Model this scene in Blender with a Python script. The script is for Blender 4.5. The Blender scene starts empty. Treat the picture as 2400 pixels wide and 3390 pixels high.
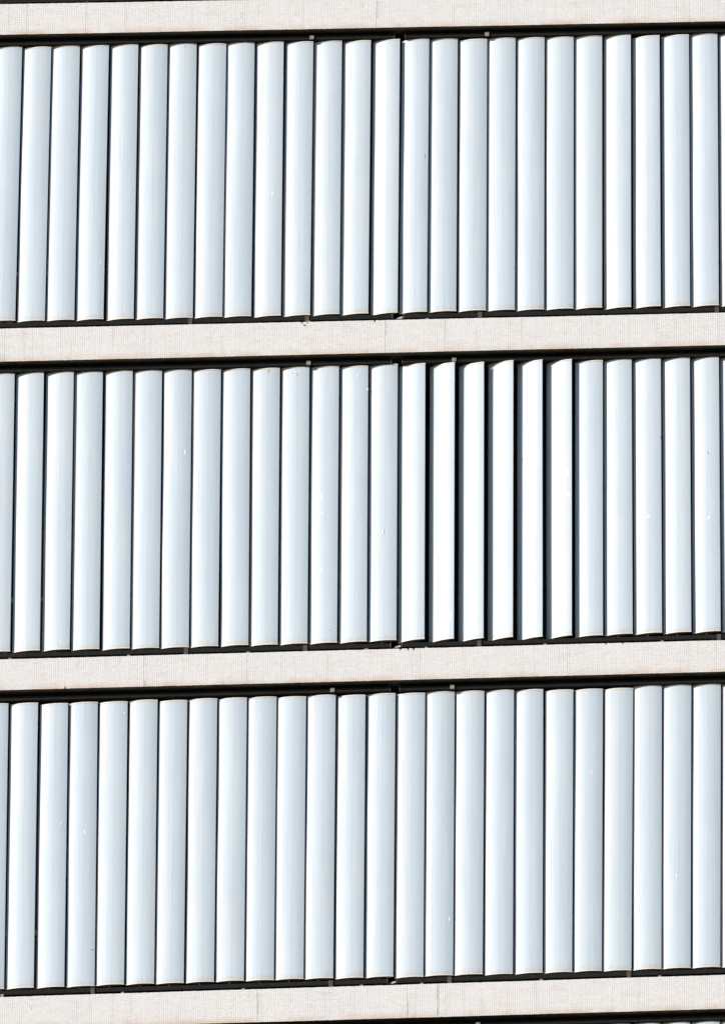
import bpy, bmesh, math, random
from mathutils import Vector, Matrix, noise
R = math.radians
rnd = random.Random(7)
S = bpy.context.scene
COL = S.collection

# ------------------------------------------------------------------ camera
SRC_W, SRC_H = 2400.0, 3390.0
PSI, PITCH, ROLL, FPX = -0.07782914, R(24), 0.00770152, 56420.9
CAM = Vector((12.95500549, -166.1182083, -74.18516176))
FW = Vector((math.sin(PSI)*math.cos(PITCH), math.cos(PSI)*math.cos(PITCH), math.sin(PITCH)))
r0 = FW.cross(Vector((0, 0, 1))).normalized(); u0 = r0.cross(FW)
RT = r0*math.cos(ROLL) + u0*math.sin(ROLL)
UP = -r0*math.sin(ROLL) + u0*math.cos(ROLL)
cd = bpy.data.cameras.new('camera'); cam = bpy.data.objects.new('camera', cd); COL.objects.link(cam)
m = Matrix((RT, UP, -FW)).transposed().to_4x4(); m.translation = CAM
cam.matrix_world = m
cd.sensor_fit = 'VERTICAL'; cd.sensor_height = 36; cd.sensor_width = 36
cd.lens = FPX*36/SRC_H; cd.clip_start = 1; cd.clip_end = 6000
S.camera = cam

def facade(px, py, Y):
    """point of the facade's vertical plane at depth Y that the photograph shows at px, py (surveying the building)"""
    D = FW + RT*((px-SRC_W/2)/FPX) - UP*((py-SRC_H/2)/FPX)
    return CAM + D*((Y-CAM.y)/D.y)

# ------------------------------------------------------------------ world, sun, exposure
SUN_AZ, SUN_EL = R(49), R(20)          # azimuth from the facade's normal towards the left
w = bpy.data.worlds.new('World'); S.world = w; w.use_nodes = True
nt = w.node_tree; bg = nt.nodes['Background']
sky = nt.nodes.new('ShaderNodeTexSky'); sky.sky_type = 'NISHITA'; sky.sun_disc = False
sky.sun_elevation = SUN_EL
to_sun = Vector((-math.sin(SUN_AZ)*math.cos(SUN_EL), -math.cos(SUN_AZ)*math.cos(SUN_EL), math.sin(SUN_EL)))
sky.sun_rotation = math.atan2(to_sun.x, to_sun.y)
nt.links.new(sky.outputs[0], bg.inputs[0]); bg.inputs[1].default_value = 0.11
sd = bpy.data.lights.new('sun', 'SUN'); so = bpy.data.objects.new('sun', sd); COL.objects.link(so)
sd.energy = 3.9; sd.angle = R(0.55); sd.color = (1.0, 0.975, 0.955)
so.rotation_euler = to_sun.to_track_quat('Z', 'Y').to_euler(); so.location = (-30, -30, 20)
S.view_settings.view_transform = 'Standard'; S.view_settings.look = 'None'
S.view_settings.gamma = 1; S.view_settings.exposure = 0.12; S.view_settings.use_curve_mapping = False
S.cycles.max_bounces = 8

# ------------------------------------------------------------------ materials
def mat(name):
    m = bpy.data.materials.new(name); m.use_nodes = True
    n = m.node_tree.nodes; return m, n, m.node_tree.links, n['Principled BSDF']
def mix(n, l, fac, a, b):
    x = n.new('ShaderNodeMix'); x.data_type = 'RGBA'
    for s, v in ((0, fac), (6, a), (7, b)):
        if isinstance(v, (int, float)): x.inputs[s].default_value = v
        elif isinstance(v, tuple): x.inputs[s].default_value = (*v, 1)
        else: l.new(v, x.inputs[s])
    return x.outputs[2]
def nz(n, l, scale, vec, detail=3, lo=.4, hi=.6, rough=.55):
    t = n.new('ShaderNodeTexNoise'); t.inputs['Scale'].default_value = scale
    t.inputs['Detail'].default_value = detail; t.inputs['Roughness'].default_value = rough
    if vec is not None: l.new(vec, t.inputs['Vector'])
    r = n.new('ShaderNodeMapRange'); r.inputs[1].default_value = lo; r.inputs[2].default_value = hi
    l.new(t.outputs[0], r.inputs[0]); return r.outputs[0]
def mapped(n, l, src, sc, loc=None):
    mp = n.new('ShaderNodeMapping'); mp.inputs['Scale'].default_value = sc
    l.new(src, mp.inputs['Vector'])
    if loc is not None: l.new(loc, mp.inputs['Location'])
    return mp.outputs[0]
def math_(n, l, op, a, b):
    x = n.new('ShaderNodeMath'); x.operation = op
    for i, v in enumerate((a, b)):
        if isinstance(v, (int, float)): x.inputs[i].default_value = v
        else: l.new(v, x.inputs[i])
    return x.outputs[0]

def blade_paint():
    m, n, l, p = mat('blade_paint')
    tc = n.new('ShaderNodeTexCoord').outputs['Object']
    oi = n.new('ShaderNodeObjectInfo'); rv = oi.outputs['Random']
    off = n.new('ShaderNodeCombineXYZ')
    l.new(math_(n, l, 'MULTIPLY', rv, 37.0), off.inputs[0]); l.new(math_(n, l, 'MULTIPLY', rv, 91.0), off.inputs[2])
    base = mix(n, l, rv, (.482, .560, .630), (.535, .606, .668))
    # vertical streaks that rain leaves, each blade its own
    st = nz(n, l, 1.0, mapped(n, l, tc, (70, 6, .55), off.outputs[0]), 4, .38, .72)
    c = mix(n, l, math_(n, l, 'MULTIPLY', st, .55), base, (.56, .63, .695))
    st2 = nz(n, l, 1.0, mapped(n, l, tc, (26, 4, 1.3), off.outputs[0]), 3, .52, .80)
    c = mix(n, l, math_(n, l, 'MULTIPLY', st2, .45), c, (.44, .52, .60))
    # chalky blotches
    bl = nz(n, l, 1.0, mapped(n, l, tc, (5, 5, 1.6), off.outputs[0]), 5, .50, .78)
    c = mix(n, l, math_(n, l, 'MULTIPLY', bl, .5), c, (.60, .64, .68))
    # specks
    sp = nz(n, l, 1.0, mapped(n, l, tc, (150, 150, 60), off.outputs[0]), 2, .70, .76)
    c = mix(n, l, math_(n, l, 'MULTIPLY', sp, .35), c, (.45, .44, .42))
    # beige dirt along the foot of the blade, climbing in places
    sep = n.new('ShaderNodeSeparateXYZ'); l.new(tc, sep.inputs[0])
    dn = nz(n, l, 1.0, mapped(n, l, tc, (40, 40, 6), off.outputs[0]), 4, .3, .7)
    h = math_(n, l, 'MULTIPLY', dn, .075)
    dm = n.new('ShaderNodeMapRange'); l.new(math_(n, l, 'SUBTRACT', math_(n, l, 'ADD', h, .012), sep.outputs[2]), dm.inputs[0])
    dm.inputs[1].default_value = -.02; dm.inputs[2].default_value = .06
    c = mix(n, l, math_(n, l, 'MULTIPLY', dm.outputs[0], .75), c, (.50, .43, .34))
    l.new(c, p.inputs['Base Color'])
    rr = n.new('ShaderNodeMapRange'); l.new(st, rr.inputs[0]); rr.inputs[3].default_value = .42; rr.inputs[4].default_value = .58
    l.new(rr.outputs[0], p.inputs['Roughness'])
    bp = n.new('ShaderNodeBump'); bp.inputs['Strength'].default_value = .25; bp.inputs['Distance'].default_value = .007
    l.new(nz(n, l, 1.0, mapped(n, l, tc, (9, 9, 1.2), off.outputs[0]), 3, 0, 1), bp.inputs['Height'])
    l.new(bp.outputs[0], p.inputs['Normal'])
    return m
def simple(name, col, rough=.6, metal=0, dirt=None, scale=14, amt=.5, spec=.5):
    m, n, l, p = mat(name)
    tc = n.new('ShaderNodeNewGeometry').outputs['Position']
    if dirt: l.new(mix(n, l, math_(n, l, 'MULTIPLY', nz(n, l, scale, tc, 5, .4, .68), amt), col, dirt), p.inputs['Base Color'])
    else: p.inputs['Base Color'].default_value = (*col, 1)
    p.inputs['Roughness'].default_value = rough; p.inputs['Metallic'].default_value = metal
    p.inputs['Specular IOR Level'].default_value = spec
    return m
def tile_mat(name, kind):
    m, n, l, p = mat(name)
    pos = n.new('ShaderNodeNewGeometry').outputs['Position']
    at = n.new('ShaderNodeAttribute'); at.attribute_name = 'edge'        # 1 at the bottom row, falls off upwards
    ed = at.outputs['Fac']
    rd = n.new('ShaderNodeNewGeometry').outputs['Random Per Island']
    patch = nz(n, l, 1.5, pos, 5, .46, .66)
    patch2 = nz(n, l, 1.0, mapped(n, l, pos, (4.5, 1, 13)), 5, .54, .74)
    drip = nz(n, l, 1.0, mapped(n, l, pos, (16, 1, 1.1)), 4, .56, .78)
    if kind == 'tile':
        c = mix(n, l, rd, (.745, .727, .715), (.80, .786, .776))
        c = mix(n, l, math_(n, l, 'MULTIPLY', patch, .18), c, (.70, .715, .74))
        c = mix(n, l, math_(n, l, 'MULTIPLY', patch2, .42), c, (.66, .55, .46))
        c = mix(n, l, math_(n, l, 'MULTIPLY', drip, .38), c, (.55, .47, .40))
        e = math_(n, l, 'MULTIPLY', ed, nz(n, l, 2.6, pos, 4, .36, .60))
        c = mix(n, l, math_(n, l, 'MULTIPLY', e, .62), c, (.60, .44, .30))
        p.inputs['Roughness'].default_value = .55
        p.inputs['Specular IOR Level'].default_value = .3
    else:
        # joints: clean mortar in some places, brown dirt in others
        c = mix(n, l, nz(n, l, 1.7, pos, 5, .36, .60), (.48, .43, .40), (.13, .10, .085))
        c = mix(n, l, math_(n, l, 'MULTIPLY', drip, .8), c, (.12, .07, .045))
        c = mix(n, l, math_(n, l, 'MULTIPLY', ed, .6), c, (.13, .08, .05))
        p.inputs['Roughness'].default_value = .9
    l.new(c, p.inputs['Base Color'])
    return m
M_BLADE = blade_paint()
M_CAP = simple('cap_paint', (.72, .70, .67), .5, 0, (.60, .48, .36), 30, .55)
M_SEAM = simple('seam_dirt', (.52, .57, .62), .8, 0, (.22, .23, .24), 9, 1.0)
M_TILE = tile_mat('mosaic_tile', 'tile'); M_GROUT = tile_mat('mosaic_grout', 'grout')
M_CONC = simple('sooty_concrete', (.10, .088, .065), .9, 0, (.035, .03, .022), 6, .9)
M_SOFFIT = simple('brown_soffit_tile', (.15, .115, .07), .9, 0, (.05, .038, .022), 5, .9)  # underside tiles, darker and browner than the face tiles
M_RAIL = simple('dark_rail_paint', (.011, .013, .012), .75, 0, (.020, .019, .016), 25, .8, .12)
M_ENDS = simple('sunlit_rail_end', (.20, .195, .185), .5, 0, (.2, .17, .14), 40, .7)  # lighter than the rail: its sunlit end edge put into the colour
M_BRK = simple('galvanised_bracket', (.28, .25, .23), .6, 0, (.20, .16, .13), 50, .7)
M_BRK_SHADE = simple('shaded_bracket', (.085, .062, .05), .8, 0, (.035, .027, .022), 50, .8)  # lower brackets: shade below the blades put into a darker brown
M_LUG = simple('lug_zinc', (.30, .30, .30), .6, 0, (.12, .12, .11), 60, .6)
M_PIN = simple('pin_steel', (.02, .02, .02), .7, 0)
M_GLASS = simple('dark_glass', (.006, .007, .008), .12, 0, None, 1, 1, .35)
M_MULL = simple('dark_mullion', (.018, .018, .017), .6, 0, (.03, .028, .025), 12, .6, .3)
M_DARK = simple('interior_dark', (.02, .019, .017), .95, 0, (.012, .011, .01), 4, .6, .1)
M_WHITE = simple('dropping_white', (.90, .90, .90), .8, 0, (.72, .72, .70), 90, .5)
M_STAIN = simple('scratch_dark', (.16, .16, .165), .8, 0, (.3, .3, .3), 90, .5)
M_GROUND = simple('ground_mat', (.06, .058, .055), .95, 0, (.04, .045, .035), .05, .8)

# ------------------------------------------------------------------ helpers
def link(name, me, material, parent=None):
    o = bpy.data.objects.new(name, me); COL.objects.link(o)
    if material and not me.materials: me.materials.append(material)
    o.parent = parent
    return o
def mesh(name, vs, fs, material=None, smooth=False):
    me = bpy.data.meshes.new(name); me.from_pydata(vs, [], fs); me.validate(); me.update()
    if material: me.materials.append(material)
    if smooth:
        for p in me.polygons: p.use_smooth = True
    return me
def box_mesh(name, x0, x1, y0, y1, z0, z1, material, bevel=.0015):
    bm = bmesh.new()
    bmesh.ops.create_cube(bm, size=1)
    for v in bm.verts:
        v.co = Vector(((x0+x1)/2+v.co.x*(x1-x0), (y0+y1)/2+v.co.y*(y1-y0), (z0+z1)/2+v.co.z*(z1-z0)))
    if bevel: bmesh.ops.bevel(bm, geom=bm.edges[:], offset=bevel, segments=1, affect='EDGES')
    me = bpy.data.meshes.new(name); bm.to_mesh(me); bm.free(); me.materials.append(material); return me
def empty(name, loc, label=None, cat=None, group=None):
    o = bpy.data.objects.new(name, None); COL.objects.link(o); o.location = loc
    o.empty_display_size = .1
    if label: o['label'] = label
    if cat: o['category'] = cat
    if group: o['group'] = group
    return o

# ------------------------------------------------------------------ setting: ground, building core behind the louvres
me = mesh('ground', [(-3000, -3000, -76.2), (3000, -3000, -76.2), (3000, 3000, -76.2), (-3000, 3000, -76.2)], [(0, 1, 2, 3)])
g = link('ground', me, M_GROUND); g['kind'] = 'structure'
XL, XR = -5.2, 5.2
# floor edges surveyed from the photograph: z of the lower and upper edge of each mosaic band at the facade plane Y = 0
BAND = []
for (yb0, yb1), (yt0, yt1) in (((115, 70), (14, -27)), ((1197, 1142), (1088, 1035)), ((2285, 2223), (2183, 2119)), ((3408.5, 3339), (3301, 3227))):
    def ln(a, b):
        p, q = facade(0, a, 0), facade(2400, b, 0)
        k = (q.z-p.z)/(q.x-p.x); return (p.z-k*p.x, k)
    BAND.append((ln(yb0, yb1), ln(yt0, yt1)))
zl = lambda L, x: L[0]+L[1]*x
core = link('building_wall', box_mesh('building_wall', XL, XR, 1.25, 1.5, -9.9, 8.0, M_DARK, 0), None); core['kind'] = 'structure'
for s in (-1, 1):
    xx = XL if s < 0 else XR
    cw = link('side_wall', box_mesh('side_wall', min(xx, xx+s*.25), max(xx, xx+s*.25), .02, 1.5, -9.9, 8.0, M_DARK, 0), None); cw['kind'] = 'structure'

# ------------------------------------------------------------------ mosaic spandrel bands
TP = .0201
def band(k, label, wide_joints, missing, rough_top):
    lb, lt = BAND[k]
    root = empty('spandrel_band', (0, 0, zl(lb, 0)), label, 'wall band', 'mosaic clad bands between the louvre rows')
    zo = zl(lb, 0)
    # concrete body, 2 mm behind the tile faces' backs
    def quadbox(y0, y1, i0, i1, x0=XL+.003, x1=XR-.003):
        vs = []
        for x in (x0, x1):
            for y, z in ((y0, zl(lb, x)+i0), (y1, zl(lb, x)+i0), (y1, zl(lt, x)-i1), (y0, zl(lt, x)-i1)):
                vs.append((x, y, z-zo))
        return vs, [(0, 1, 2, 3), (7, 6, 5, 4), (0, 4, 5, 1), (1, 5, 6, 2), (2, 6, 7, 3), (3, 7, 4, 0)]
    vs, fs = quadbox(.006, 1.24, .003, .003)
    link('concrete_slab', mesh('concrete_slab', vs, fs, M_CONC), None, root)
    # joint bed and tiles share one surface description
    rows = 18; cols = int((XR-XL)/TP)
    bedv, bedf = [], []
    nb = 60
    for j in range(nb+1):
        x = XL+.004+(XR-XL-.008)*j/nb
        for r in range(7):
            bedv.append((x, .0012, zl(lb, x)+.004+(zl(lt, x)-zl(lb, x)-.008)*r/6-zo))
    for j in range(nb):
        for r in range(6):
            a = j*7+r; bedf.append((a, a+7, a+8, a+1))
    mb = mesh('mortar_bed', bedv, bedf, M_GROUT)
    a = mb.attributes.new('edge', 'FLOAT', 'POINT')
    for i in range(len(bedv)): a.data[i].value = max(0, 1-(i % 7)*1.7/6*2.2)
    link('mortar_bed', mb, None, root)
    vs, fs, ev = [], [], []
    us_, uf_ = [], []
    rr = random.Random(100+k)
    coljit = [rr.uniform(-.0004, .0004) for _ in range(cols+1)]
    bulge = lambda x: (noise.noise(Vector((x*.9, k*7.3, 0))))*.004
    for c in range(cols):
        x0 = XL+c*TP+coljit[c]; x1 = XL+(c+1)*TP+coljit[c+1]
        g = .0008
        if c % 16 == 0: g += rr.choice((0, 0, .0004, .0009))
        xm = (x0+x1)/2
        wj = any(abs(xm-q) < TP*.5 for q in wide_joints)
        for r in range(rows):
            if any(qx0 <= xm <= qx1 and q0 <= r <= q1 for (qx0, qx1, q0, q1) in missing): continue
            if r == rows-1 and any(q0 <= xm <= q1 for q0, q1 in rough_top) and rr.random() < .03: continue
            t0, t1 = r/rows, (r+1)/rows
            zb0, zt0 = zl(lb, xm), zl(lt, xm)
            za = zb0+(zt0-zb0)*t0+.0006-zo; zb = zb0+(zt0-zb0)*t1-.0006-zo
            if r == 0: za += bulge(xm)*.5 - .001 + rr.uniform(-.0012, .0012)
            if r == rows-1: zb += bulge(xm+40)*.5 + rr.uniform(-.0014, .0012)
            gx = g+(.0022 if wj else 0)
            j1, j2 = rr.uniform(-.0003, .0003), rr.uniform(-.0003, .0003)
            a0, a1 = x0+gx+j1, x1-g+j1; za += j2; zb += j2
            y = -.0008+rr.uniform(-.0005, .0005); ty, tz = rr.uniform(-.0003, .0003), rr.uniform(-.0003, .0003)
            i = len(vs); yb = .0022
            vs += [(a0, y-ty-tz, za), (a1, y+ty-tz, za), (a1, y+ty+tz, zb), (a0, y-ty+tz, zb), (a0, yb, za), (a1, yb, za), (a1, yb, zb), (a0, yb, zb)]
            fs += [(i, i+1, i+2, i+3), (i+4, i+5, i+1, i), (i+1, i+5, i+6, i+2), (i+3, i+2, i+6, i+7), (i+4, i, i+3, i+7)]
            ev += [max(0, 1-r/3.2)]*8
        # three rows of tiles turn under the edge
        for r in range(3):
            zb0 = zl(lb, xm)-zo; i = len(us_); y0 = .003+r*TP; y1 = y0+TP-.0022
            z = zb0-.0006+rr.uniform(-.0006, .0006)
            us_ += [(x0+g, y0, z), (x1-g, y0, z), (x1-g, y1, z), (x0+g, y1, z)]
            us_ += [(x0+g, y0, zb0+.004), (x1-g, y0, zb0+.004), (x1-g, y1, zb0+.004), (x0+g, y1, zb0+.004)]
            uf_ += [(i+3, i+2, i+1, i), (i, i+1, i+5, i+4), (i+1, i+2, i+6, i+5), (i+2, i+3, i+7, i+6), (i+3, i, i+4, i+7)]
    mt = mesh('mosaic_tile', vs, fs, M_TILE)
    if len(mt.vertices) == len(ev):
        a = mt.attributes.new('edge', 'FLOAT', 'POINT'); a.data.foreach_set('value', ev)
    o = link('mosaic_tile', mt, None, root); o['kind'] = 'stuff'
    o = link('soffit_tile', mesh('soffit_tile', us_, uf_, M_SOFFIT), None, root); o['kind'] = 'stuff'
    return root
X = lambda px, py: facade(px, py, 0).x
x1000 = X(1004, 1070)
band(0, 'off-white small mosaic band cut by the top edge of the photo', [X(290, 60), X(1247, 60), X(96, 60)], [], [])
band(1, 'off-white mosaic band under the top louvre row, corner chipped below a bracket', [X(1473, 1090), X(17, 1150), X(1280, 1100)],
     [(X(999, 1070), X(1003, 1070), 17, 17), (X(1014, 1070), X(1024, 1070), 17, 17)], [(X(2050, 1050), X(2190, 1050)), (X(1190, 1060), X(1330, 1060))])
band(2, 'off-white mosaic band under the middle louvre row, brown cracked joints at its end', [X(477, 2250), X(1397, 2150), X(822, 2200)],
     [(X(216, 2274), X(220, 2274), 0, 0)], [(X(1290, 2150), X(1420, 2150)), (X(2000, 2130), X(2150, 2130))])
band(3, 'off-white mosaic band under the bottom louvre row with a stepped vertical crack', [X(1449, 3300), X(1350, 3330), X(855, 3300)],
     [(X(103, 3340), X(107, 3340), 8, 8)], [(X(1350, 3260), X(1450, 3260))])
# the chip in the second band: a loose mortar lump sits in the broken corner
br = [o for o in bpy.data.objects if o.name.startswith('spandrel_band')][1]
p = facade(1008, 1076, -.002)
bm = bmesh.new(); bmesh.ops.create_icosphere(bm, subdivisions=2, radius=.5)
for v in bm.verts:
    v.co = Vector((v.co.x*.034, v.co.y*.012, v.co.z*.018))*(1+.25*noise.noise(v.co*5))
ml = bpy.data.meshes.new('mortar_lump'); bm.to_mesh(ml); bm.free()
o = link('mortar_lump', ml, M_LUG, br); o.location = Vector((p.x, -.003, p.z))-br.location
# cracks: dark slivers where joints have opened
def crack(k_root, pts, wd):
    vs, fs = [], []
    for i, (px, py) in enumerate(pts):
        q = facade(px, py, -.0022)-k_root.location
        h = wd*(.5+.5*abs(math.sin(i*2.1+1)))
        vs += [(q.x-h, q.y, q.z), (q.x+h, q.y, q.z), (q.x+h, q.y+.002, q.z), (q.x-h, q.y+.002, q.z)]
    for i in range(len(pts)-1):
        a = i*4; fs += [(a, a+1, a+5, a+4), (a+1, a+2, a+6, a+5), (a+3, a, a+4, a+7)]
    link('open_joint', mesh('open_joint', vs, fs, M_CONC_D), None, k_root)
M_CONC_D = simple('joint_dirt', (.40, .31, .24), .9, 0, (.22, .16, .12), 60, .8)
bands = sorted([o for o in bpy.data.objects if o.name.startswith('spandrel_band')], key=lambda o: -o.location.z)
crack(bands[3], [(1452, 3262), (1449, 3290), (1450, 3306), (1454, 3308), (1452, 3330), (1449, 3342), (1449, 3362)], .0022)
crack(bands[3], [(1350, 3318), (1351, 3340), (1350, 3360)], .0018)
crack(bands[3], [(854, 3286), (855, 3310), (854, 3330), (853, 3356)], .002)
crack(bands[3], [(105, 3336), (106, 3344)], .003)
crack(bands[2], [(214, 2271), (219, 2275), (221, 2280)], .003)
crack(bands[2], [(479, 2250), (480, 2274)], .002)
crack(bands[1], [(16, 1188), (17, 1197)], .003)
crack(bands[1], [(1278, 1064), (1279, 1085), (1279, 1110)], .0018)
crack(bands[0], [(290, 4), (289, 16)], .0025)
crack(bands[0], [(799, 42), (799, 62)], .0025)
crack(bands[0], [(1249, 2), (1249, 60)], .0015)

# ------------------------------------------------------------------ windows behind the louvres
pane_me = {}
zs = [(zl(BAND[0][0], 0), zl(BAND[1][1], 0)), (zl(BAND[1][0], 0), zl(BAND[2][1], 0)), (zl(BAND[2][0], 0), zl(BAND[3][1], 0)), (zl(BAND[3][0], 0), -9.6)]
rown = ['top louvre row', 'middle louvre row', 'bottom louvre row', 'cut-off lowest louvre row']
for k, (za, zb) in enumerate(zs[:3]):
    root = empty('window_wall', (0, .85, zb), 'dark window glass barely seen in the gaps behind the '+rown[k], 'window', 'dark windows behind the louvre rows')
    H = za-zb
    pm = box_mesh('glass_pane', -.63, .63, -.008, .008, .10, H-.10, M_GLASS, 0)
    mm = box_mesh('mullion', -.03, .03, -.05, .04, .05, H-.06, M_MULL)
    for i in range(8):
        o = link('glass_pane', pm, None, root); o.location.x = -4.55+1.3*i
    for i in range(9):
        o = link('mullion', mm, None, root); o.location.x = -5.16+1.29*i if i in (0,) else -5.2+1.3*i+(.02 if i == 0 else -.03 if i == 8 else 0)
    link('transom', box_mesh('transom', XL+.01, XR-.01, -.045, -.012, 1.0, 1.06, M_MULL), None, root)
    link('sill', box_mesh('sill', XL+.01, XR-.01, -.08, .04, .004, .05, M_MULL), None, root)

# ------------------------------------------------------------------ louvre frames: rails, brackets, lugs
def rail_mesh(name, x0, x1, z0, k0, z1, k1, y0, y1, material):
    """rail that follows the slight fall of the floor edge (z = z0 + k x), drawn as a shallow channel"""
    prof = [(y0, 0), (y0, 1), (y0+.004, 1.0), (y1, 1.0), (y1, 0), (y0+.004, 0)]
    vs = []
    n = 12
    for j in range(n+1):
        x = x0+(x1-x0)*j/n
        lo, hi = z0+k0*x, z1+k1*x
        for y, t in ((y0, .06), (y0, .94), (y0+.004, 1), (y1, 1), (y1, 0), (y0+.004, 0)):
            vs.append((x, y, lo+(hi-lo)*t))
    fs = []
    for j in range(n):
        for i in range(6):
            a, b = j*6+i, j*6+(i+1) % 6
            fs.append((b, a, a+6, b+6))
    fs.append(tuple(range(6))); fs.append(tuple(range(n*6+5, n*6-1, -1)))
    return mesh(name, vs, fs, material)
TOPJ = [(1304.5, 1341.5), (1294, 1332), (1290, 1323), (1284, 1316)]
BOTJ = [(1298, 1336.7), (1292, 1330), (1281, 1314)]
TOPB = [[1033, 1612], [1022, 1503], [1101, 1497], [1220, 1582]]
BOTB = [[631, 1017, 1589, 2372], [617, 1011, 1586, 2379], [308, 1095, 1488, 2081]]
LUGS = [[1414, 1022], [35, 427, 822, 1213, 1411, 1804, 2191], [9, 407, 806, 1197, 1396, 1791, 2183]]
LEVY = [(120, 1080), (1205, 2170), (2295, 3290), (3395, 4400)]
def at(px, py, Y, sx=0): return facade(px, py, Y).x
def frame(row, side):
    lb = BAND[row][0]; hasb = row < 3
    lt = BAND[row+1][1] if hasb else None
    ty, by = LEVY[row]
    jx = TOPJ[row]
    x0, x1 = (XL+.02, at(jx[0], ty, .10)) if side == 0 else (at(jx[1], ty, .10), XR-.02)
    nm = ['first', 'second'][side]
    lab = 'dark rails holding blades %s the gap, %s' % (('left of', 'right of')[side], rown[row])
    root = empty('louvre_support', (0, 0, zl(lb, 0)), lab, 'louvre support', 'dark rail frames of the louvre rows')
    zo = root.location.z
    def put(name, me): 
        return link(name, me, None, root)
    put('top_rail', rail_mesh('top_rail', x0, x1, lb[0]-.082-zo, lb[1], lb[0]-.033-zo, lb[1], .10, .19, M_RAIL))
    xe = x1 if side == 0 else x0
    e0, e1 = (xe+.0005, xe+.004) if side == 0 else (xe-.004, xe-.0005)
    z0 = zl(lb, xe)-zo
    put('rail_end', box_mesh('rail_end', e0, e1, .0975, .19, z0-.081, z0-.034, M_ENDS, .0005))
    # rail hangers
    hx = x0+.12
    while hx < x1-.05:
        z = zl(lb, hx)-zo
        put('hanger', box_mesh('hanger', hx-.012, hx+.012, .13, .17, z-.0335, z+.0022, M_RAIL, .001)); hx += 1.27
    for px in TOPB[row]:
        if (px < jx[0]) == (side == 0):
            x = at(px, ty, .095); z = zl(lb, x)-zo
            put('rail_bracket', box_mesh('rail_bracket', x-.023, x+.023, .080, .0995, z-.082, z-.036, M_BRK, .002))
            put('bracket_arm', box_mesh('bracket_arm', x-.023, x+.023, .0997, .135, z-.0320, z-.0270, M_BRK, .001))
    if hasb:
        jb = BOTJ[row]
        x0, x1 = (XL+.02, at(jb[0], by, .10)) if side == 0 else (at(jb[1], by, .10), XR-.02)
        put('bottom_rail', rail_mesh('bottom_rail', x0, x1, lt[0]+.063-zo, lt[1], lt[0]+.113-zo, lt[1], .10, .19, M_RAIL))
        xe = x1 if side == 0 else x0
        e0, e1 = (xe+.0005, xe+.004) if side == 0 else (xe-.0045, xe-.0005)
        z0 = zl(lt, xe)-zo
        put('rail_end', box_mesh('rail_end', e0, e1, .097, .19, z0+.064, z0+.118, M_ENDS, .0005))
        if side == 1:      # pale plate in the rail gap: a flange's sunlit part put into its shape
            xs = x0-.005
            pl = [(xs-.098, .150, z0+.070), (xs-.01, .11, z0+.070), (xs-.01, .11, z0+.092), (xs-.075, .150, z0+.092)]
            vs = pl+[(a, b+.004, c) for a, b, c in pl]
            put('sunlit_flange', mesh('sunlit_flange', vs, [(0, 1, 2, 3), (7, 6, 5, 4), (0, 4, 5, 1), (1, 5, 6, 2), (2, 6, 7, 3), (3, 7, 4, 0)], M_LUG))
        for px in BOTB[row]:
            if (px < jb[0]) == (side == 0):
                x = at(px, by, .095); z = zl(lt, x)-zo
                put('rail_bracket', box_mesh('rail_bracket', x-.023, x+.023, .086, .0995, z+.010, z+.112, M_BRK_SHADE, .002))
        for px in LUGS[row]:
            if (px < jb[0]) == (side == 0):
                x = at(px, by, .05); z = zl(lt, x)-zo
                big = 1.6 if px == 9 else 1
                put('lug', box_mesh('lug', x-.017, x+.017, .035, .05, z+.0012, z+.030*big, M_LUG, .002))
        hx = x0+.1
        while hx < x1-.05:
            z = zl(lt, hx)-zo
            put('post', box_mesh('post', hx-.015, hx+.015, .13, .17, z-.0025, z+.0628, M_RAIL, .001)); hx += 1.27
for row in range(4):
    for side in (0, 1): frame(row, side)
# lower rail of the row above, seen as a dark strip along the very top
lt = BAND[0][1]
root = empty('louvre_support', (0, 0, zl(lt, 0)), 'dark lower rail just above the topmost mosaic band', 'louvre support', 'dark rail frames of the louvre rows')
link('bottom_rail', rail_mesh('bottom_rail', XL+.02, XR-.02, .063, lt[1], .113, lt[1], .10, .19, M_RAIL), None, root)

# ------------------------------------------------------------------ louvre blades
CH, FB, BB = .304, .0245, .020          # chord, front and back bulge
YP = .155                              # pivot line behind the facade plane
SE = [-.5+.26, -.5+.58]                # the two extrusion seams
def section(grow=0.0, seams=True, n=40):
    """(x, y) outline, front first from left to right, then back"""
    us = [-.5+i/n for i in range(n+1)]
    gw, gd = .0007/CH, .0012
    pts = []
    half = CH/2+grow
    def fy(u): return -(FB*(1-abs(2*u)**2.15)+grow+.003)
    def by(u): return BB*(1-abs(2*u)**2.15)+grow+.003
    mark = []
    if seams:
        for s in SE:
            us = [u for u in us if abs(u-s) > gw*2.2]
            us += [s-gw, s-gw*.5, s+gw*.5, s+gw]
        us.sort()
    for u in us:
        y = fy(u)
        inn = seams and any(abs(u-s) < gw*.7 for s in SE)
        if inn: y += gd
        pts.append((u*2*half, y)); mark.append(inn)
    nb = 10
    for i in range(nb+1):
        u = .5-i/nb; pts.append((u*2*half, by(u))); mark.append(False)
    return pts, mark
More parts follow.
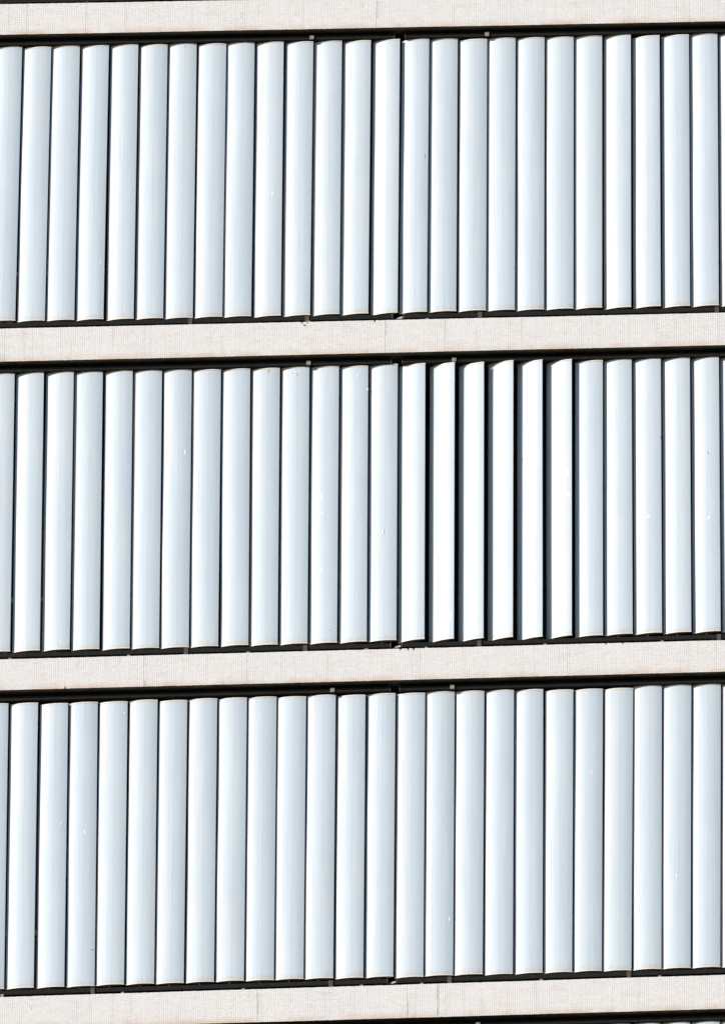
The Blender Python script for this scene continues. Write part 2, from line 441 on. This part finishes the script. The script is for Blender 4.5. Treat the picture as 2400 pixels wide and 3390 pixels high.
def extrude(name, pts, z0, z1, seg, mats, mark=None, warp=None, smooth=True):
    n = len(pts); vs, fs, mi = [], [], []
    for j in range(seg+1):
        z = z0+(z1-z0)*j/seg
        for (x, y) in pts:
            d = warp(x, z) if warp and y < 0 else 0
            vs.append((x, y+d, z))
    for j in range(seg):
        for i in range(n):
            a, b = j*n+i, j*n+(i+1) % n
            fs.append((a, b, b+n, a+n)); mi.append(1 if mark and (mark[i] and mark[(i+1) % n]) else 0)
    fs.append(tuple(range(n-1, -1, -1))); mi.append(0)
    fs.append(tuple(range(seg*n, seg*n+n))); mi.append(0)
    me = mesh(name, vs, fs)
    for mt in mats: me.materials.append(mt)
    for i, p in enumerate(me.polygons):
        p.material_index = mi[i]
        p.use_smooth = smooth and i < len(me.polygons)-2 and abs(p.normal.z) < .5
    try: me.set_sharp_from_angle(angle=R(32))
    except Exception: pass
    return me
SEC, MARK = section()
CAPSEC, _ = section(grow=.0022, seams=False, n=16)
CAPH = .013
def cap_mesh(up):
    z0, z1 = (-CAPH, 0) if up else (0, CAPH)
    return extrude('end_cap', CAPSEC, z0, z1, 1, [M_CAP])
CAP_TOP, CAP_BOT = cap_mesh(True), cap_mesh(False)
bm = bmesh.new(); bmesh.ops.create_cone(bm, cap_ends=True, segments=12, radius1=.009, radius2=.009, depth=.05)
PIN = bpy.data.meshes.new('pivot_pin'); bm.to_mesh(PIN); bm.free(); PIN.materials.append(M_PIN)

# measured top-right corners and bottom-right corners of every blade (pixels of the photograph), and the drop of each blade's left corner
R1T = [75,171.1,266,362,459,556,652,749.6,843.5,939.6,1037.5,1132.3,1228,1323.7,1420.5,1515,1612,1706,1802,1898,1992,2087,2182,2279,2373.3,2469]
R1B = [51.7,149.6,247,343.5,443.3,541,638.8,736.7,832,930,1026.7,1124,1219,1316,1413,1509.6,1608,1703.5,1800,1897,1992,2088,2186,2283,2378,2475]
R2T = [50,146.7,245.7,341.7,440.7,537.5,635.8,732.2,829,927,1024.8,1122.7,1219,1316.4,1407.6,1504.8,1601.5,1698.7,1794.7,1891.6,1994,2089.6,2186,2282,2378,2474]
R2B = [34.7,133,231.6,329.9,430,527.5,625.6,723,822.7,919.5,1018,1115.7,1214,1312,1404.6,1502,1600,1697,1795,1892,1994.7,2093,2190,2287,2384,2481]
R3T = [29.5,127.4,227,325,423.7,522.7,621,720,818,916,1013.7,1111.6,1210,1309,1407,1504.8,1602.6,1700.6,1797.3,1896.8,1994.7,2094.4,2189.7,2287,2384.8,2482]
R3B = [14.8,112.7,214,314,411.5,511,609,709,808,907,1005,1103,1202.6,1301.6,1401,1499,1597,1696.7,1795,1892.7,1991,2089,2188,2284.6,2382.6,2480]
def sc(l, s, o): return [o+v/s for v in l]
Y1T = sc([360,360,352,347,340,342,330], 2.32, 0)+sc([335,320,320,318,312,310,300], 2.32, 0)+sc([347,345,350,338,335], 2.707, 0)+sc([330,318,305,317,310,298,288], 2.707, 0)
Y1B = sc([222,222,215,208,205,200,197,188,183,177,172,163,158,150,142,137,130,125,122,115,105,100,92,90,85,80], 2.707, 980)
Y2T = sc([695,677,677,665,667,658,655,658,650,645,635,627,625,610,602,593,590,575,570,565,575,562,550,550,540,532], 2.707, 980)
Y2B = sc([210,200,190,188,182,178,172,162,152,148,138,130,120,108,97,93,88,78,75], 2.707, 2080)+sc([145,145,132,122,115,108,98], 2.707, 2050)
Y3T = sc([675,668,672,662,657,642,645,630,623,615,613,598,597,583,580,567,560,552,547], 2.707, 2080)+sc([632,625,618,595,588,580,570], 2.707, 2050)
Y3B = sc([392,380,372,366,352,344,338,328,318,313,303,295,290,280,283,270,260,257,247,240,230,225,213,203,195,188], 2.707, 3130)
# width of the dark gap before every blade (pixels of the photograph at mid height): it tells how far each blade is turned
G1 = [9,9,8,11,12,9,7,8,8,13,12,12,13,18.5,13.5,9,9,9,9.5,8.5,12,17,16,13,11.5,11]
G2 = [11,14,13,9,11.5,7.5,8,8.5,10,10,10,11,12,10.5,25,32,32,32,32,31,15,12.5,13.5,14,15,14]
G3 = [10,11.5,10.5,7.5,7.5,8,8,7.5,7.5,6.5,6,7.5,10,10,9,6,7.5,9,11,9,8,7,7.5,7.5,8,8]
R4T = [1791,1889.5]+[1987,2086,2184,2283,2381,2479]
Y4T = [3398,3393.6]+sc([700,688,682,675,667,659], 2.707, 3130)
G4 = [8]*8
D1, D2, D3, D4 = G1, G2, G3, G4
ORD = ['first','second','third','fourth','fifth','sixth','seventh','eighth','ninth','tenth','eleventh','twelfth','thirteenth','fourteenth']
WHERE = ['top row','middle row','bottom row','cut-off lowest row']
def label_for(row, i, deg):
    if row == 3:
        return 'top end of a pale blade at the lower photo edge, %s from the right' % ORD[25-i]
    if row == 1 and 14 <= i <= 19:
        return '%s from the left of the six wide-open white blades in the middle row' % ORD[i-14]
    if row == 1 and i == 13: return 'closed pale blade directly left of the six wide-open blades, middle row'
    if row == 1 and i == 20: return 'half-turned pale blade directly right of the six wide-open blades, middle row'
    if row == 0 and i == 13: return 'turned pale blade at the gap in the rail, top row'
    if row == 0 and i == 21: return 'turned pale blade with slanting top edge near the right end, top row'
    if i in (0, 25): return 'pale louvre blade cut by the %s photo edge, %s' % ('left' if i == 0 else 'right', WHERE[row])
    a = 'nearly closed' if deg < 9 else 'slightly turned'
    if row == 1 and i > 20: return '%s pale louvre blade, %s to the right of the wide-open ones, middle row' % (a, ORD[i-20])
    if row == 1 and i > 6: return '%s pale louvre blade, %s to the left of the wide-open ones, middle row' % (a, ORD[13-i])
    if i <= 12: return '%s pale louvre blade, %s from the left edge in the %s' % (a, ORD[i], WHERE[row])
    return '%s pale louvre blade, %s from the right edge in the %s' % (a, ORD[25-i], WHERE[row])
BLADES = {}
DEG = []
def turn_for_gap(gap):
    """the wider the dark gap beside a blade, the further it is turned"""
    return R(5.6+(gap-8)*.82)
def blade(row, i, px, py, qx, qy, drop):
    th = turn_for_gap(drop)
    sn = math.sin(th)
    yr = YP-CH/2*sn
    T = facade(px, py, yr)
    if qx is None:
        B = Vector((T.x-.001, yr, -9.45))
    else: B = facade(qx, qy, yr)
    L = T.z-B.z
    lean = math.atan2(T.x-B.x, L)
    deg = math.degrees(th); DEG.append(round(deg))
    cx = B.x-CH/2*math.cos(th)
    root = empty('vertical_louvre', (cx, YP, B.z), label_for(row, i, deg), 'louvre blade', 'pale vertical louvre blades')
    root.rotation_mode = 'QUATERNION'
    root.rotation_quaternion = Matrix.Rotation(lean, 4, 'Y').to_quaternion() @ Matrix.Rotation(-th, 4, 'Z').to_quaternion()
    rr = random.Random(row*100+i)
    ph, amp = rr.uniform(0, 6), rr.uniform(.0004, .0018)
    tw = rr.uniform(-.022, .022)
    warp = lambda x, z: tw*x*(z/L-.5)*4*(z/L)*(1-z/L)*2 + amp*math.sin(z*rr_f+ph)*math.cos(x*9+ph) + .0024*noise.noise(Vector((x*4, z*.8, i*3.1+row*17)))
    rr_f = rr.uniform(1.2, 3.2)
    me = extrude('blade_shell', SEC, CAPH+.0015, L-CAPH-.0015, 14, [M_BLADE, M_SEAM], MARK, warp)
    link('blade_shell', me, None, root)
    for cm, z in ((CAP_TOP, L), (CAP_BOT, 0)):
        o = link('end_cap', cm, None, root); o.location.z = z
    for z in (L+.0252, -.0252):
        if row == 3 and z < 0: continue
        o = link('pivot_pin', PIN, None, root); o.location.z = z; o.scale.z = .9
    BLADES[(row, i)] = (root, L, th)
    return root
for row, (RT_, YT_, RB_, YB_, D_) in enumerate(((R1T, Y1T, R1B, Y1B, D1), (R2T, Y2T, R2B, Y2B, D2), (R3T, Y3T, R3B, Y3B, D3))):
    for i in range(26):
        blade(row, i, RT_[i], YT_[i], RB_[i], YB_[i], D_[i])
for j in range(2, 8):
    blade(3, 18+j, R4T[j], Y4T[j], None, None, D4[j])

# ------------------------------------------------------------------ droppings, paint chips and scratches on single blades
def mark(row, i, u, frac, wd, ht, material, name, seed=0, tilt=0):
    """flat irregular spot lying on the blade's front; u across (-.5 left .. .5 right), frac of the height from the top"""
    root, L, th = BLADES[(row, i)]
    rr = random.Random(seed*31+row*7+i)
    n = 14; z0 = L*(1-frac); vs = []
    rad = [rr.uniform(.6, 1.1) for _ in range(n)]
    ring = [(math.cos(a)*wd/2*rad[k], math.sin(a)*ht/2*rad[k]) for k, a in enumerate([2*math.pi*k/n for k in range(n)])]
    def P(dx, dz, lift):
        x = u*CH+dx+tilt*dz; uu = max(-.5, min(.5, x/CH))
        return (x, -(FB*(1-abs(2*uu)**2.15)+.003+lift), z0+dz)
    vs = [P(0, 0, .0024)]+[P(a*.8, b*.8, .0022) for a, b in ring]+[P(a, b, -.001) for a, b in ring]
    fs = []
    for k in range(n):
        a, b = 1+k, 1+(k+1) % n
        fs += [(0, a, b), (a, a+n, b+n, b)]
    me = mesh(name, vs, [f[::-1] for f in fs], material, True)
    link(name, me, None, root)
S_ = 1.478
def spot(row, x, y, wd, ht, material=None, name='white_spot', seed=0, tilt=0):
    """the same by photograph pixel"""
    RT_, YT_, RB_, YB_ = ((R1T, Y1T, R1B, Y1B), (R2T, Y2T, R2B, Y2B), (R3T, Y3T, R3B, Y3B))[row]
    for i in range(26):
        t = (y-YT_[i])/(YB_[i]-YT_[i]); xr = RT_[i]+(RB_[i]-RT_[i])*t
        if x <= xr:
            root, L, th = BLADES[(row, i)]
            u = .5-(xr-x)/(CH*math.cos(th+.07)*309)
            if u < -.47: return
            mark(row, i, u, t, 1.25*wd/309, 1.25*ht/283, material or M_WHITE, name, seed, tilt); return
for k, (row, x, y, a, b) in enumerate([
        (0, 1740, 1006, 9, 6), (0, 1733, 1012, 4, 4), (0, 1185, 510, 3, 3),
        (1, 1187, 1245, 4, 9), (1, 1217, 1290, 5, 8), (1, 978, 1232, 5, 6), (1, 1064, 1640, 10, 24), (1, 1070, 1700, 7, 9), (1, 1066, 1886, 9, 14),
        (1, 1092, 2082, 6, 7), (1, 1880, 1565, 12, 22), (1, 1884, 1640, 10, 14), (1, 1872, 1712, 14, 12), (1, 1735, 1500, 4, 12),
        (1, 2148, 1712, 16, 8), (1, 2100, 1842, 8, 12), (1, 2322, 1797, 12, 10), (1, 2348, 1715, 6, 14), (1, 1812, 1430, 5, 6), (1, 1495, 2040, 8, 26),
        (1, 100, 1335, 6, 6), (1, 190, 2143, 5, 8),
        (2, 415, 2362, 7, 6), (2, 1479, 2486, 6, 24), (2, 1489, 3046, 5, 14), (2, 207, 2730, 4, 10), (2, 284, 2757, 5, 16), (2, 476, 2620, 3, 5),
        (2, 1433, 2618, 5, 5), (2, 1560, 3220, 4, 7), (2, 1062, 2990, 4, 5), (2, 770, 2790, 3, 4), (0, 905, 640, 5, 9), (0, 335, 870, 4, 12), (0, 2130, 420, 7, 5), (1, 615, 1500, 5, 20), (1, 1270, 1760, 5, 16), (2, 1960, 2560, 5, 10), (2, 2240, 2900, 4, 13)]):
    spot(row, x, y, a, b, None, 'white_spot', k, rnd.uniform(-.3, .3))
for k, (row, x, y, a, b, tl) in enumerate([
        (1, 892, 1228, 2.2, 22, .15), (1, 971, 1234, 3, 3, 0), (1, 985, 1240, 3, 10, -.5), (1, 1843, 1348, 5, 5, 0), (1, 327, 1229, 12, 4, 0), (1, 1092, 2083, 3, 9, .3),
        (1, 2186, 1450, 2, 9, 0), (0, 1408, 520, 1.6, 16, 0), (0, 616, 157, 1.6, 14, 0), (2, 308, 3146, 10, 3, 0), (1, 1732, 1512, 3, 14, .3), (1, 2345, 1500, 2, 10, 0)]):
    spot(row, x, y, a, b, M_STAIN, 'dark_scratch', k, tl)
